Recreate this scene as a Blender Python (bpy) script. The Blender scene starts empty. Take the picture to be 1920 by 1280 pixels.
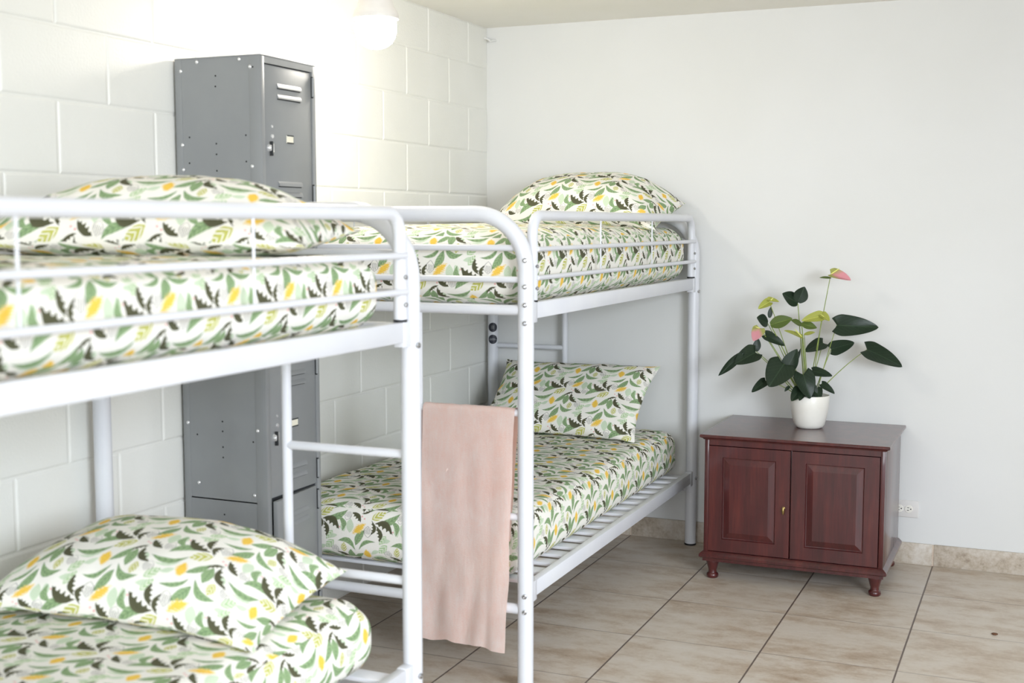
import bpy, bmesh, math, random
from mathutils import Vector, Matrix, noise
random.seed(7)
S = bpy.context.scene
COL = S.collection
PI = math.pi
R = math.radians

# ------------------------------------------------------------------ helpers
def V(*a): return Vector(a)

def link(o, parent=None):
    COL.objects.link(o)
    if parent is not None:
        o.parent = parent

def root_loc(o):
    while o.parent is not None: o = o.parent
    return o.location.copy()

def thing(name, label, cat, loc, group=None):
    o = bpy.data.objects.new(name, None)
    o.empty_display_size = .1
    o.location = loc
    COL.objects.link(o)
    o['label'] = label; o['category'] = cat
    if group: o['group'] = group
    return o

def tag(o, label, cat, group=None):
    o['label'] = label; o['category'] = cat
    if group: o['group'] = group
    return o

def obj(name, bm, mats, parent=None, smooth=35, label=None, loc=None, kind=None):
    """link a bmesh given in room coordinates as one object"""
    off = root_loc(parent) if parent is not None else (Vector(loc) if loc else Vector((0, 0, 0)))
    bmesh.ops.translate(bm, verts=bm.verts, vec=-off)
    bmesh.ops.recalc_face_normals(bm, faces=bm.faces)
    me = bpy.data.meshes.new(name)
    bm.to_mesh(me); bm.free()
    if not isinstance(mats, (list, tuple)): mats = [mats]
    for m in mats: me.materials.append(m)
    if smooth:
        for p in me.polygons: p.use_smooth = True
        me.set_sharp_from_angle(angle=R(smooth))
    o = bpy.data.objects.new(name, me)
    link(o, parent)
    if parent is None: o.location = off
    if label: o['label'] = label
    if kind: o['kind'] = kind
    return o

def BM(): return bmesh.new()

def box(bm, x0, x1, y0, y1, z0, z1, bev=0, seg=2, mi=0):
    t = bmesh.new()
    bmesh.ops.create_cube(t, size=1)
    for v in t.verts:
        v.co = Vector((x0 + (v.co.x + .5) * (x1 - x0), y0 + (v.co.y + .5) * (y1 - y0), z0 + (v.co.z + .5) * (z1 - z0)))
    if bev:
        bmesh.ops.bevel(t, geom=t.edges[:], offset=bev, segments=seg, affect='EDGES', profile=.5)
    merge(bm, t, mi)

def merge(bm, t, mi=0, M=None):
    if M is not None: bmesh.ops.transform(t, matrix=M, verts=t.verts)
    vm = {}
    for v in t.verts: vm[v] = bm.verts.new(v.co)
    uvs = t.loops.layers.uv.active
    uvd = None
    if uvs: uvd = bm.loops.layers.uv.active or bm.loops.layers.uv.new('UVMap')
    for f in t.faces:
        try: nf = bm.faces.new([vm[v] for v in f.verts])
        except ValueError: continue
        nf.material_index = f.material_index if mi is None else mi
        if uvs:
            for a, b in zip(nf.loops, f.loops): a[uvd].uv = b[uvs].uv
    t.free()

def fillet(pts, rad, n=8):
    """polyline with rounded inner corners"""
    pts = [Vector(p) for p in pts]
    out = [pts[0]]
    for i in range(1, len(pts) - 1):
        p = pts[i]; a = (pts[i - 1] - p); b = (pts[i + 1] - p)
        ang = a.angle(b)
        r = rad[i - 1] if isinstance(rad, (list, tuple)) else rad
        d = r / math.tan(ang / 2)
        a.normalize(); b.normalize()
        c = p + (a + b).normalized() * (r / math.sin(ang / 2))
        s = p + a * d - c; e = p + b * d - c
        tot = s.angle(e); ax = s.cross(e).normalized()
        for k in range(n + 1):
            out.append(c + Matrix.Rotation(tot * k / n, 3, ax) @ s)
    out.append(pts[-1])
    return out

def tube(bm, pts, r, seg=16, caps=True, mi=0, radii=None):
    pts = [Vector(p) for p in pts]
    rings = []
    tprev = None; nrm = None
    for i, p in enumerate(pts):
        if i == 0: t = pts[1] - pts[0]
        elif i == len(pts) - 1: t = pts[-1] - pts[-2]
        else: t = (pts[i + 1] - p).normalized() + (p - pts[i - 1]).normalized()
        t.normalize()
        if nrm is None:
            nrm = t.orthogonal().normalized()
        else:
            nrm = (nrm - t * nrm.dot(t)).normalized()
        b = t.cross(nrm)
        rr = radii[i] if radii else r
        rings.append([bm.verts.new(p + (nrm * math.cos(2 * PI * k / seg) + b * math.sin(2 * PI * k / seg)) * rr) for k in range(seg)])
    for a, c in zip(rings[:-1], rings[1:]):
        for k in range(seg):
            f = bm.faces.new((a[k], a[(k + 1) % seg], c[(k + 1) % seg], c[k])); f.material_index = mi
    if caps:
        for rg in (rings[0], rings[-1]):
            f = bm.faces.new(rg if rg is rings[-1] else rg[::-1]); f.material_index = mi
    return bm

def lathe(bm, prof, c, seg=32, mi=0, axis='z'):
    """prof: list of (radius, height) ; c centre"""
    rings = []
    c = Vector(c)
    def P(r, h, a):
        x, y = r * math.cos(a), r * math.sin(a)
        if axis == 'z': return c + Vector((x, y, h))
        if axis == 'x': return c + Vector((h, x, y))
        return c + Vector((x, h, y))
    for r, h in prof:
        if r < 1e-6: rings.append([bm.verts.new(P(0, h, 0))])
        else: rings.append([bm.verts.new(P(r, h, 2 * PI * k / seg)) for k in range(seg)])
    for a, b in zip(rings[:-1], rings[1:]):
        for k in range(seg):
            k2 = (k + 1) % seg
            if len(a) == 1 and len(b) == 1: continue
            if len(a) == 1: f = bm.faces.new((a[0], b[k2], b[k]))
            elif len(b) == 1: f = bm.faces.new((a[k], a[k2], b[0]))
            else: f = bm.faces.new((a[k], a[k2], b[k2], b[k]))
            f.material_index = mi
    return bm

# ------------------------------------------------------------------ node helper
class NT:
    def __init__(s, tree): s.t = tree; s.n = tree.nodes; s.l = tree.links
    def new(s, typ, **kw):
        n = s.n.new(typ)
        for k, v in kw.items(): setattr(n, k, v)
        return n
    def put(s, sock, v):
        if isinstance(v, bpy.types.NodeSocket): s.l.new(v, sock)
        elif v is not None: sock.default_value = v
    def m(s, op, a, b=None, c=None, clamp=False):
        n = s.new('ShaderNodeMath', operation=op, use_clamp=clamp)
        s.put(n.inputs[0], a); s.put(n.inputs[1], b); s.put(n.inputs[2], c)
        return n.outputs[0]
    def vm(s, op, a, b=None, c=None):
        n = s.new('ShaderNodeVectorMath', operation=op)
        s.put(n.inputs[0], a); s.put(n.inputs[1], b)
        if c is not None: s.put(n.inputs[2], c)
        return n.outputs['Value'] if op in ('DOT_PRODUCT', 'LENGTH', 'DISTANCE') else n.outputs['Vector']
    def mix(s, f, a, b, blend='MIX'):
        n = s.new('ShaderNodeMix', data_type='RGBA', blend_type=blend)
        s.put(n.inputs[0], f); s.put(n.inputs[6], a); s.put(n.inputs[7], b)
        return n.outputs[2]
    def noise(s, vec, scale, detail=2, rough=.5, dim='3D'):
        n = s.new('ShaderNodeTexNoise', noise_dimensions=dim)
        s.put(n.inputs['Vector'], vec); n.inputs['Scale'].default_value = scale
        n.inputs['Detail'].default_value = detail; n.inputs['Roughness'].default_value = rough
        return n.outputs['Fac']
    def ramp(s, f, stops):
        n = s.new('ShaderNodeValToRGB')
        e = n.color_ramp.elements
        while len(e) < len(stops): e.new(.5)
        for x, (p, c) in zip(e, stops): x.position = p; x.color = c
        s.put(n.inputs[0], f)
        return n.outputs[0]
    def bump(s, h, strength, dist):
        n = s.new('ShaderNodeBump')
        n.inputs['Strength'].default_value = strength; n.inputs['Distance'].default_value = dist
        s.put(n.inputs['Height'], h)
        return n.outputs[0]

def srgb(r, g, b):
    f = lambda c: (c / 255 / 12.92) if c / 255 <= .04045 else ((c / 255 + .055) / 1.055) ** 2.4
    return (f(r), f(g), f(b), 1)

def mat(name, col=(.8, .8, .8, 1), rough=.5, metal=0, spec=.5, coat=0):
    m = bpy.data.materials.new(name); m.use_nodes = True
    nt = NT(m.node_tree)
    b = m.node_tree.nodes['Principled BSDF']
    b.inputs['Base Color'].default_value = col
    b.inputs['Roughness'].default_value = rough
    b.inputs['Metallic'].default_value = metal
    b.inputs['Specular IOR Level'].default_value = spec
    b.inputs['Coat Weight'].default_value = coat
    return m, nt, b

def noisy(name, col, col2, scale, rough, detail=3, bump=0, bscale=200, bdist=.001, **kw):
    m, nt, b = mat(name, col, rough, **kw)
    tc = nt.new('ShaderNodeTexCoord').outputs['Object']
    f = nt.noise(tc, scale, detail)
    nt.l.new(nt.ramp(f, [(.35, col), (.65, col2)]), b.inputs['Base Color'])
    if bump:
        h = nt.noise(tc, bscale, 2)
        nt.l.new(nt.bump(h, bump, bdist), b.inputs['Normal'])
    return m

# ------------------------------------------------------------------ materials
M_ENAMEL = noisy('white_enamel', srgb(215, 216, 221), srgb(220, 221, 224), 6, .28, bump=.05, bscale=90, bdist=.0006)
M_WALL = noisy('white_wall_paint', srgb(220, 220, 217), srgb(223, 223, 221), 1.5, .6, bump=.12, bscale=160, bdist=.0012)
M_BLOCK = noisy('painted_block', srgb(229, 228, 221), srgb(233, 232, 226), 3, .42, bump=.35, bscale=120, bdist=.0022)
M_CEIL = noisy('ceiling_paint', srgb(242, 239, 230), srgb(245, 242, 235), 2, .7, bump=.15, bscale=140, bdist=.001)
M_LOCKER = noisy('grey_locker_enamel', srgb(134, 136, 137), srgb(140, 142, 142), 5, .38, bump=.12, bscale=420, bdist=.0006)
M_LOCKERD = noisy('locker_gap_shade_and_trim', srgb(40, 42, 44), srgb(44, 46, 48), 5, .6)  # dark tone painted as shade in gaps; also colours card frames and hasps
M_RIVET = noisy('rivet_steel', srgb(225, 225, 225), srgb(235, 235, 235), 30, .25, metal=.6)
M_HOLE = noisy('dark_hole', srgb(18, 18, 20), srgb(24, 24, 26), 30, .8)
M_CHROME = noisy('bolt_chrome', srgb(190, 190, 192), srgb(205, 205, 206), 40, .25, metal=1)
M_CARD = noisy('card_paper', srgb(232, 226, 206), srgb(238, 233, 216), 40, .7)
M_RUBBER = noisy('black_rubber', srgb(28, 28, 30), srgb(36, 36, 38), 40, .6)
M_PLASTIC = noisy('ivory_plastic', srgb(218, 214, 210), srgb(222, 219, 215), 20, .4)
M_POT = noisy('white_ceramic', srgb(236, 232, 222), srgb(240, 237, 228), 14, .35)
M_SOIL = noisy('potting_soil', srgb(38, 30, 24), srgb(66, 52, 40), 90, .95, bump=.8, bscale=120, bdist=.004)
M_BRASS = noisy('aged_brass', srgb(150, 128, 80), srgb(176, 154, 100), 60, .35, metal=.9)
M_STEM = noisy('plant_stem_green', srgb(120, 140, 60), srgb(142, 158, 78), 30, .5)
M_CRUMB = noisy('brown_crumb', srgb(84, 56, 36), srgb(110, 74, 46), 200, .8)
M_STICK = noisy('black_sticker', srgb(34, 36, 48), srgb(40, 42, 54), 60, .5)
M_STICKTXT = noisy('sticker_print', srgb(150, 152, 156), srgb(168, 170, 172), 60, .5)

def leaf_mat(name, c1, c2, rough=.4):
    m, nt, b = mat(name, c1, rough)
    uv = nt.new('ShaderNodeUVMap').outputs[0]
    sp = nt.new('ShaderNodeSeparateXYZ'); nt.l.new(uv, sp.inputs[0])
    au = nt.m('ABSOLUTE', sp.outputs[0])
    w = nt.m('SINE', nt.m('MULTIPLY', nt.m('SUBTRACT', sp.outputs[1], nt.m('MULTIPLY', au, .55)), 42))
    vein = nt.m('MULTIPLY', nt.m('GREATER_THAN', w, .93), .25)
    rib = nt.m('MULTIPLY', nt.m('LESS_THAN', au, .035), .6)
    f = nt.m('MAXIMUM', vein, rib)
    tc = nt.new('ShaderNodeTexCoord').outputs['Object']
    base = nt.mix(nt.noise(tc, 22, 3), c1, c2)
    vc = tuple(min(1, x * 1.9 + .01) for x in c2[:3]) + (1,)
    nt.l.new(nt.mix(f, base, vc), b.inputs['Base Color'])
    nt.l.new(nt.bump(f, .25, .002), b.inputs['Normal'])
    return m
M_LEAF = leaf_mat('dark_glossy_leaf', srgb(38, 56, 40), srgb(50, 70, 48), .33)
M_LEAFMID = leaf_mat('mid_green_leaf', srgb(88, 112, 52), srgb(120, 138, 66), .4)
M_YEL = leaf_mat('yellow_green_spathe', srgb(186, 192, 84), srgb(206, 208, 112), .4)
def pink_mat():
    m, nt, b = mat('pink_spathe', srgb(238, 170, 178), .4)
    uv = nt.new('ShaderNodeUVMap').outputs[0]
    sp = nt.new('ShaderNodeSeparateXYZ'); nt.l.new(uv, sp.inputs[0])
    f = nt.m('ADD', nt.m('MULTIPLY', nt.m('ABSOLUTE', sp.outputs[0]), .5), nt.m('SUBTRACT', .38, sp.outputs[1]))
    tc = nt.new('ShaderNodeTexCoord').outputs['Object']
    f = nt.m('ADD', f, nt.m('MULTIPLY', nt.noise(tc, 40, 2), .25))
    nt.l.new(nt.ramp(f, [(.25, srgb(240, 176, 184)), (.62, srgb(196, 198, 118))]), b.inputs['Base Color'])
    return m
M_PINK = pink_mat()

def floor_mat():
    m, nt, b = mat('stone_tile_floor', srgb(190, 175, 155), .34)
    tc = nt.new('ShaderNodeTexCoord').outputs['Object']
    sp = nt.new('ShaderNodeSeparateXYZ'); nt.l.new(tc, sp.inputs[0])
    tx = nt.m('DIVIDE', nt.m('SUBTRACT', sp.outputs[0], .7459), .4535)
    ty = nt.m('DIVIDE', nt.m('SUBTRACT', sp.outputs[1], .0079), .4645)
    fx = nt.m('FRACT', tx); fy = nt.m('FRACT', ty)
    ex = nt.m('MULTIPLY', nt.m('SUBTRACT', .5, nt.m('ABSOLUTE', nt.m('SUBTRACT', fx, .5))), .4535)
    ey = nt.m('MULTIPLY', nt.m('SUBTRACT', .5, nt.m('ABSOLUTE', nt.m('SUBTRACT', fy, .5))), .4645)
    wob = nt.m('MULTIPLY', nt.m('SUBTRACT', nt.noise(tc, 30, 2), .5), .0016)
    gx = nt.m('SUBTRACT', 1, nt.m('MULTIPLY', nt.m('SUBTRACT', nt.m('ADD', ex, wob), .0022), 700, clamp=True), clamp=True)
    gy = nt.m('SUBTRACT', 1, nt.m('MULTIPLY', nt.m('SUBTRACT', nt.m('ADD', ey, wob), .0010), 700, clamp=True), clamp=True)
    g = nt.m('MAXIMUM', gx, nt.m('MULTIPLY', gy, .8))
    cell = nt.new('ShaderNodeCombineXYZ')
    nt.l.new(nt.m('FLOOR', tx), cell.inputs[0]); nt.l.new(nt.m('FLOOR', ty), cell.inputs[1])
    wn = nt.new('ShaderNodeTexWhiteNoise', noise_dimensions='3D'); nt.l.new(cell.outputs[0], wn.inputs['Vector'])
    off = nt.vm('MULTIPLY', wn.outputs['Color'], (7, 7, 7))
    p = nt.vm('ADD', nt.vm('MULTIPLY', tc, (1, 1.9, 1)), off)
    n1 = nt.noise(p, 3.2, 6, .62)
    n2 = nt.noise(p, 11, 5, .65)
    n3 = nt.noise(p, 90, 3, .6)
    f = nt.m('ADD', nt.m('MULTIPLY', n1, .55), nt.m('ADD', nt.m('MULTIPLY', n2, .33), nt.m('MULTIPLY', n3, .14)))
    c = nt.ramp(f, [(.34, srgb(160, 138, 116)), (.44, srgb(188, 171, 152)), (.53, srgb(205, 194, 180)), (.66, srgb(214, 206, 196))])
    c = nt.mix(nt.m('MULTIPLY', wn.outputs['Value'], .14), c, srgb(190, 173, 154))
    c = nt.mix(g, c, srgb(104, 90, 82))
    nt.l.new(c, b.inputs['Base Color'])
    nt.l.new(nt.m('ADD', .36, nt.m('MULTIPLY', n2, .16)), b.inputs['Roughness'])
    h = nt.m('ADD', nt.m('MULTIPLY', g, -1), nt.m('MULTIPLY', nt.m('ADD', n2, nt.m('MULTIPLY', n3, .3)), .35))
    nt.l.new(nt.bump(h, .35, .003), b.inputs['Normal'])
    return m
M_FLOOR = floor_mat()

def skirting_mat():
    m, nt, b = mat('stone_skirting', srgb(195, 183, 168), .45)
    tc = nt.new('ShaderNodeTexCoord').outputs['Object']
    f = nt.m('ADD', nt.m('MULTIPLY', nt.noise(tc, 9, 6, .65), .65), nt.m('MULTIPLY', nt.noise(tc, 60, 4, .65), .35))
    nt.l.new(nt.ramp(f, [(.34, srgb(150, 134, 116)), (.46, srgb(184, 171, 154)), (.6, srgb(205, 197, 186))]), b.inputs['Base Color'])
    return m
M_SKIRT = skirting_mat()
M_GROUT = noisy('pale_grout', srgb(196, 178, 160), srgb(206, 190, 172), 60, .8)

def wood_mat():
    m, nt, b = mat('mahogany_veneer', srgb(70, 34, 32), .36, coat=.7, spec=.3)
    tc = nt.new('ShaderNodeTexCoord').outputs['Object']
    p = nt.vm('MULTIPLY', tc, (26, 26, 2.4))
    n1 = nt.noise(p, 1.0, 5, .6); n2 = nt.noise(nt.vm('MULTIPLY', tc, (150, 150, 8)), 1.0, 3, .6)
    f = nt.m('ADD', nt.m('MULTIPLY', n1, .7), nt.m('MULTIPLY', n2, .3))
    nt.l.new(nt.ramp(f, [(.32, srgb(52, 20, 21)), (.52, srgb(74, 28, 28)), (.7, srgb(92, 38, 33))]), b.inputs['Base Color'])
    b.inputs['Coat Roughness'].default_value = .09
    return m
M_WOOD = wood_mat()

def towel_mat():
    m, nt, b = mat('peach_terry', srgb(226, 190, 172), .95)
    tc = nt.new('ShaderNodeTexCoord').outputs['Object']
    n1 = nt.noise(nt.vm('MULTIPLY', tc, (1, 1, 1)), 14, 4)
    n2 = nt.noise(tc, 420, 2)
    n3 = nt.noise(nt.vm('MULTIPLY', tc, (110, 110, 26)), 1, 3)
    f = nt.m('ADD', nt.m('MULTIPLY', n1, .35), nt.m('ADD', nt.m('MULTIPLY', n2, .4), nt.m('MULTIPLY', n3, .25)))
    nt.l.new(nt.ramp(f, [(.35, srgb(251, 219, 206)), (.65, srgb(254, 238, 230))]), b.inputs['Base Color'])
    nt.l.new(nt.bump(nt.m('ADD', n2, n3), .3, .002), b.inputs['Normal'])
    b.inputs['Sheen Weight'].default_value = .25
    return m
M_TOWEL = towel_mat()

# --- botanical print, one node group per leaf shape ----------------------------
SH = .32      # row shift of the repeat
def leaf_group(kind):
    g = bpy.data.node_groups.new('print_' + kind, 'ShaderNodeTree')
    for nm, ty in (('P', 'NodeSocketVector'), ('C', 'NodeSocketVector'), ('T', 'NodeSocketVector'), ('S', 'NodeSocketVector'),
                   ('K', 'NodeSocketFloat'), ('W', 'NodeSocketFloat'), ('N', 'NodeSocketFloat')):
        g.interface.new_socket(nm, in_out='INPUT', socket_type=ty)
    for nm in ('Mask', 'Shade'):
        g.interface.new_socket(nm, in_out='OUTPUT', socket_type='NodeSocketFloat')
    nt = NT(g)
    i = nt.new('NodeGroupInput').outputs; o = nt.new('NodeGroupOutput').inputs
    d = nt.vm('WRAP', nt.vm('SUBTRACT', i['P'], i['C']), (.5, .5, .5), (-.5, -.5, -.5))
    t = nt.vm('DOT_PRODUCT', d, i['T']); s = nt.vm('DOT_PRODUCT', d, i['S'])
    nq = nt.m('MULTIPLY_ADD', t, t, -1.0)
    s2 = nt.m('MULTIPLY_ADD', nq, i['K'], s)
    a = nt.m('ABSOLUTE', s2)
    e = nt.m('MULTIPLY_ADD', nq, i['W'], a)          # < 0 inside
    if kind == 'dark':
        wv = nt.m('MULTIPLY_ADD', nt.m('SINE', nt.m('MULTIPLY', t, 15.0)), .55, .35)
        sd = nt.m('MAXIMUM', nt.m('MULTIPLY', s2, nt.m('MULTIPLY', nt.m('SIGN', i['K']), -1.0)), 0.0)
        e = nt.m('MULTIPLY_ADD', wv, sd, e)
        mask = nt.m('MULTIPLY', e, -22.0, clamp=True)
        shade = nt.m('MULTIPLY', i['N'], nt.m('MULTIPLY', a, 2.0), clamp=True)
    elif kind == 'green':
        w = nt.m('SINE', nt.m('MULTIPLY', nt.m('MULTIPLY_ADD', a, -1.1, t), 20.0))
        rib = nt.m('SUBTRACT', 1.0, nt.m('MULTIPLY', a, 30.0, clamp=True))
        mask = nt.m('MULTIPLY', e, -20.0, clamp=True)
        shade = nt.m('MAXIMUM', rib, nt.m('MULTIPLY', w, i['N']), clamp=True)
    elif kind == 'fern':
        w = nt.m('SINE', nt.m('MULTIPLY', nt.m('MULTIPLY_ADD', a, -1.5, t), 11.0))
        lob = nt.m('MULTIPLY', nt.m('ADD', w, .62), 5.0, clamp=True)
        rib = nt.m('SUBTRACT', 1.0, nt.m('MULTIPLY', a, 20.0, clamp=True))
        mask = nt.m('MULTIPLY', nt.m('MULTIPLY', e, -14.0, clamp=True), nt.m('MAXIMUM', lob, rib))
        shade = i['N']
    elif kind == 'flower':
        w = nt.m('SINE', nt.m('MULTIPLY', nt.m('MULTIPLY_ADD', s2, 1.2, t), 24.0))
        e = nt.m('MULTIPLY_ADD', w, .09, nt.m('MULTIPLY_ADD', i['N'], .5, nt.m('ADD', e, -.25)))
        mask = nt.m('MULTIPLY', e, -6.0, clamp=True)
        shade = nt.m('MULTIPLY_ADD', w, .25, i['N'], clamp=True)
    elif kind == 'line':
        ring = nt.m('SUBTRACT', 1.0, nt.m('MULTIPLY', nt.m('ABSOLUTE', e), 11.0, clamp=True))
        inside = nt.m('MULTIPLY', nt.m('ADD', e, .12), -12.0, clamp=True)
        st = nt.m('MULTIPLY', nt.m('SUBTRACT', nt.m('SINE', nt.m('MULTIPLY', s2, 24.0)), .35), 3.0, clamp=True)
        half = nt.m('MULTIPLY', nt.m('ADD', nt.m('MULTIPLY', t, -1.0), .45), 8.0, clamp=True)
        mask = nt.m('MULTIPLY', nt.m('MAXIMUM', ring, nt.m('MULTIPLY', st, nt.m('MULTIPLY', inside, half))), .8)
        shade = i['N']
    else:   # pale / dot
        mask = nt.m('MULTIPLY', nt.m('MULTIPLY', e, -12.0, clamp=True), .8 if kind == 'pale' else .75)
        w = nt.m('SINE', nt.m('MULTIPLY', nt.m('MULTIPLY_ADD', a, -1.3, t), 18.0))
        shade = nt.m('MULTIPLY', w, .6, clamp=True)
    nt.l.new(mask, o['Mask']); nt.l.new(shade, o['Shade'])
    return g

# kind, base(x,y), tip(x,y), width, bulge   - drawn in the units of one 600-unit repeat
PRINT = [
 ('pale', (1020, 290), (1015, 440), 90, 0),
 ('pale', (1010, 655), (1215, 610), 34, -.18), ('pale', (520, 330), (480, 250), 60, .1), ('pale', (600, 640), (500, 690), 50, .1),
 ('fern2', (1010, 800), (1110, 715), 80, 0),
 ('fern2', (610, 265), (690, 175), 70, 0), ('pale', (905, 570), (970, 640), 52, 0), ('pale', (560, 215), (650, 190), 46, -.1), ('pale', (470, 600), (585, 575), 40, .1),
 ('green', (960, 160), (850, 320), 80, .08),
 ('green', (1105, 305), (1160, 458), 62, -.30),
 ('green', (700, 397), (465, 495), 78, -.16),
 ('green', (640, 492), (362, 535), 62, .24),
 ('green', (838, 530), (826, 705), 84, 0),
 ('green', (805, 508), (680, 660), 66, .10),
 ('green', (735, 690), (535, 778), 44, .20),
 ('green', (772, 680), (975, 785), 66, -.30),
 ('fern', (775, 420), (632, 512), 100, 0),
 ('fern', (912, 668), (896, 775), 70, 0),
 ('flower', (838, 388), (992, 285), 84, 0),
 ('flower', (640, 565), (650, 705), 92, 0),
 ('dark', (738, 384), (535, 270), 92, .20),
 ('dark', (722, 362), (690, 200), 62, .16),
 ('dark', (778, 415), (788, 270), 50, .26),
 ('dark', (893, 398), (1010, 508), 64, -.10),
 ('dark', (886, 496), (1002, 672), 66, -.22),
 ('dark', (902, 486), (788, 556), 34, -.1),
 ('line', (812, 360), (822, 245), 84, 0),
 ('line', (1032, 515), (1060, 425), 78, 0),
 ('line', (992, 745), (1018, 662), 78, 0),
 ('dot', (850, 425), (862, 442), 20, 0), ('dot', (882, 448), (892, 468), 22, 0), ('dot', (527, 292), (536, 310), 20, 0),
]
PCOL = {
 'pale': (srgb(196, 214, 182), srgb(176, 200, 164)),
 'fern2': (srgb(182, 206, 160), srgb(170, 198, 148)),
 'green': (srgb(148, 172, 128), srgb(92, 122, 84)),
 'fern': (srgb(204, 202, 112), srgb(180, 182, 88)),
 'flower': (srgb(244, 212, 92), srgb(234, 180, 74)),
 'dark': (srgb(84, 84, 62), srgb(104, 104, 80)),
 'line': (srgb(44, 42, 52), srgb(44, 42, 52)),
 'dot': (srgb(232, 160, 160), srgb(226, 140, 146)),
}
def fabric_mat():
    m, nt, b = mat('leaf_print_cotton', srgb(240, 237, 228), .85, spec=.2)
    uv = nt.new('ShaderNodeUVMap').outputs[0]
    # repeat coordinates: (u - SH*v, v)
    sp = nt.new('ShaderNodeSeparateXYZ'); nt.l.new(uv, sp.inputs[0])
    warp = nt.new('ShaderNodeTexNoise'); nt.put(warp.inputs['Vector'], uv); warp.inputs['Scale'].default_value = 9
    warp.inputs['Detail'].default_value = 2
    cx = nt.new('ShaderNodeCombineXYZ')
    nt.l.new(nt.m('MULTIPLY_ADD', sp.outputs[1], -SH, sp.outputs[0]), cx.inputs[0]); nt.l.new(sp.outputs[1], cx.inputs[1])
    P = nt.vm('ADD', cx.outputs[0], nt.vm('MULTIPLY', nt.vm('SUBTRACT', warp.outputs['Color'], (.5, .5, .5)), (.022, .022, 0)))
    N = nt.noise(uv, 38, 3, .65, '2D')
    col = nt.mix(N, srgb(238, 234, 224), srgb(244, 241, 233))
    groups = {}
    for kind, a, t, w, k in PRINT:
        gk = 'fern' if kind == 'fern2' else kind
        if gk not in groups: groups[gk] = leaf_group(gk)
        def uvc(p):
            u = (p[0] - 735) / 600.; return u, (50 * u - (p[1] - 385)) / 596.
        (u0, v0), (u1, v1) = uvc(a), uvc(t)
        cu, cv = (u0 + u1) / 2, (v0 + v1) / 2
        h = math.hypot(u1 - u0, v1 - v0) / 2
        c, s = (u1 - u0) / 2 / h, (v1 - v0) / 2 / h
        # keep the bulged leaf centred
        n = nt.new('ShaderNodeGroup'); n.node_tree = groups[gk]
        nt.put(n.inputs['P'], P)
        n.inputs['C'].default_value = (cu - SH * cv, cv, 0)
        n.inputs['T'].default_value = (c / h, (SH * c + s) / h, 0)
        n.inputs['S'].default_value = (-s / h, (-SH * s + c) / h, 0)
        n.inputs['K'].default_value = k * 2
        n.inputs['W'].default_value = w / 600 / 2 / h
        nt.put(n.inputs['N'], N)
        c1, c2 = PCOL[kind]
        col = nt.mix(n.outputs['Mask'], col, nt.mix(n.outputs['Shade'], c1, c2))
    nt.l.new(col, b.inputs['Base Color'])
    weave = nt.noise(uv, 60, 3)
    nt.l.new(nt.bump(weave, .25, .004), b.inputs['Normal'])
    return m
M_FAB = fabric_mat()
REP = .2     # metres per repeat

# ------------------------------------------------------------------ the room
CEIL = 2.404
XR, YF = 4.6, -8.2
bm = BM(); box(bm, -.2, XR + .1, YF, .1, -.1, 0); obj('floor', bm, M_FLOOR, smooth=0, kind='structure')
bm = BM(); box(bm, -.2, XR + .1, YF, .1, CEIL, CEIL + .1); obj('ceiling', bm, M_CEIL, smooth=0, kind='structure')
bm = BM(); box(bm, -.2, XR + .1, 0, .1, 0, CEIL); obj('wall_back', bm, M_WALL, smooth=0, kind='structure')
bm = BM(); box(bm, XR, XR + .1, -2.2, 0, 0, CEIL); obj('wall_right', bm, M_WALL, smooth=0, kind='structure')

# block wall: every block a raised, softly bevelled face in one wall mesh
bm = BM()
B = .2032; zb = 2.0116; yv = -3.0629; G = .003; D = .0032; BV = .0065
def soft(bm, y0, y1, z0, z1):
    t = bmesh.new()
    q = []
    for (x, i) in ((-D, 0), (-.0012, BV * .45), (0, BV)):
        q.append([t.verts.new((x, y, z)) for y, z in ((y0 + i, z0 + i), (y1 - i, z0 + i), (y1 - i, z1 - i), (y0 + i, z1 - i))])
    for a, b_ in zip(q[:-1], q[1:]):
        for k in range(4): t.faces.new((a[k], a[(k + 1) % 4], b_[(k + 1) % 4], b_[k]))
    t.faces.new(q[-1])
    merge(bm, t)
for k in range(-11, 3):
    z0, z1 = max(0, zb + B * k), min(CEIL, zb + B * (k + 1))
    if z1 - z0 < .012: continue
    par = 0 if k % 2 else 1
    for mm in range(-28 + par, 18, 2):
        y0, y1 = max(YF, yv + B * mm), min(0, yv + B * (mm + 2))
        if y1 - y0 < .03: continue
        j = random.uniform(-.0008, .0008)
        soft(bm, y0 + G, y1 - G, z0 + G * .8 + j, z1 - G * .8 + j)
box(bm, -.2, -D, YF, .05, 0, CEIL)
obj('wall_left', bm, M_BLOCK, smooth=0, kind='structure')

# tiled skirting on the back wall
bm = BM()
xs = [.7459 + .4535 * i for i in range(-2, 9)]
for a, b_ in zip(xs[:-1], xs[1:]):
    a2, b2 = max(.012, a + .0035), min(XR, b_ - .0035)
    if b2 > a2: box(bm, a2, b2, -.0105, 0, 0, .094, .0022)
box(bm, .01, XR, -.007, 0, 0, .092, mi=1)
obj('baseboard_back', bm, [M_SKIRT, M_GROUT], smooth=30, kind='structure')

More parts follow.
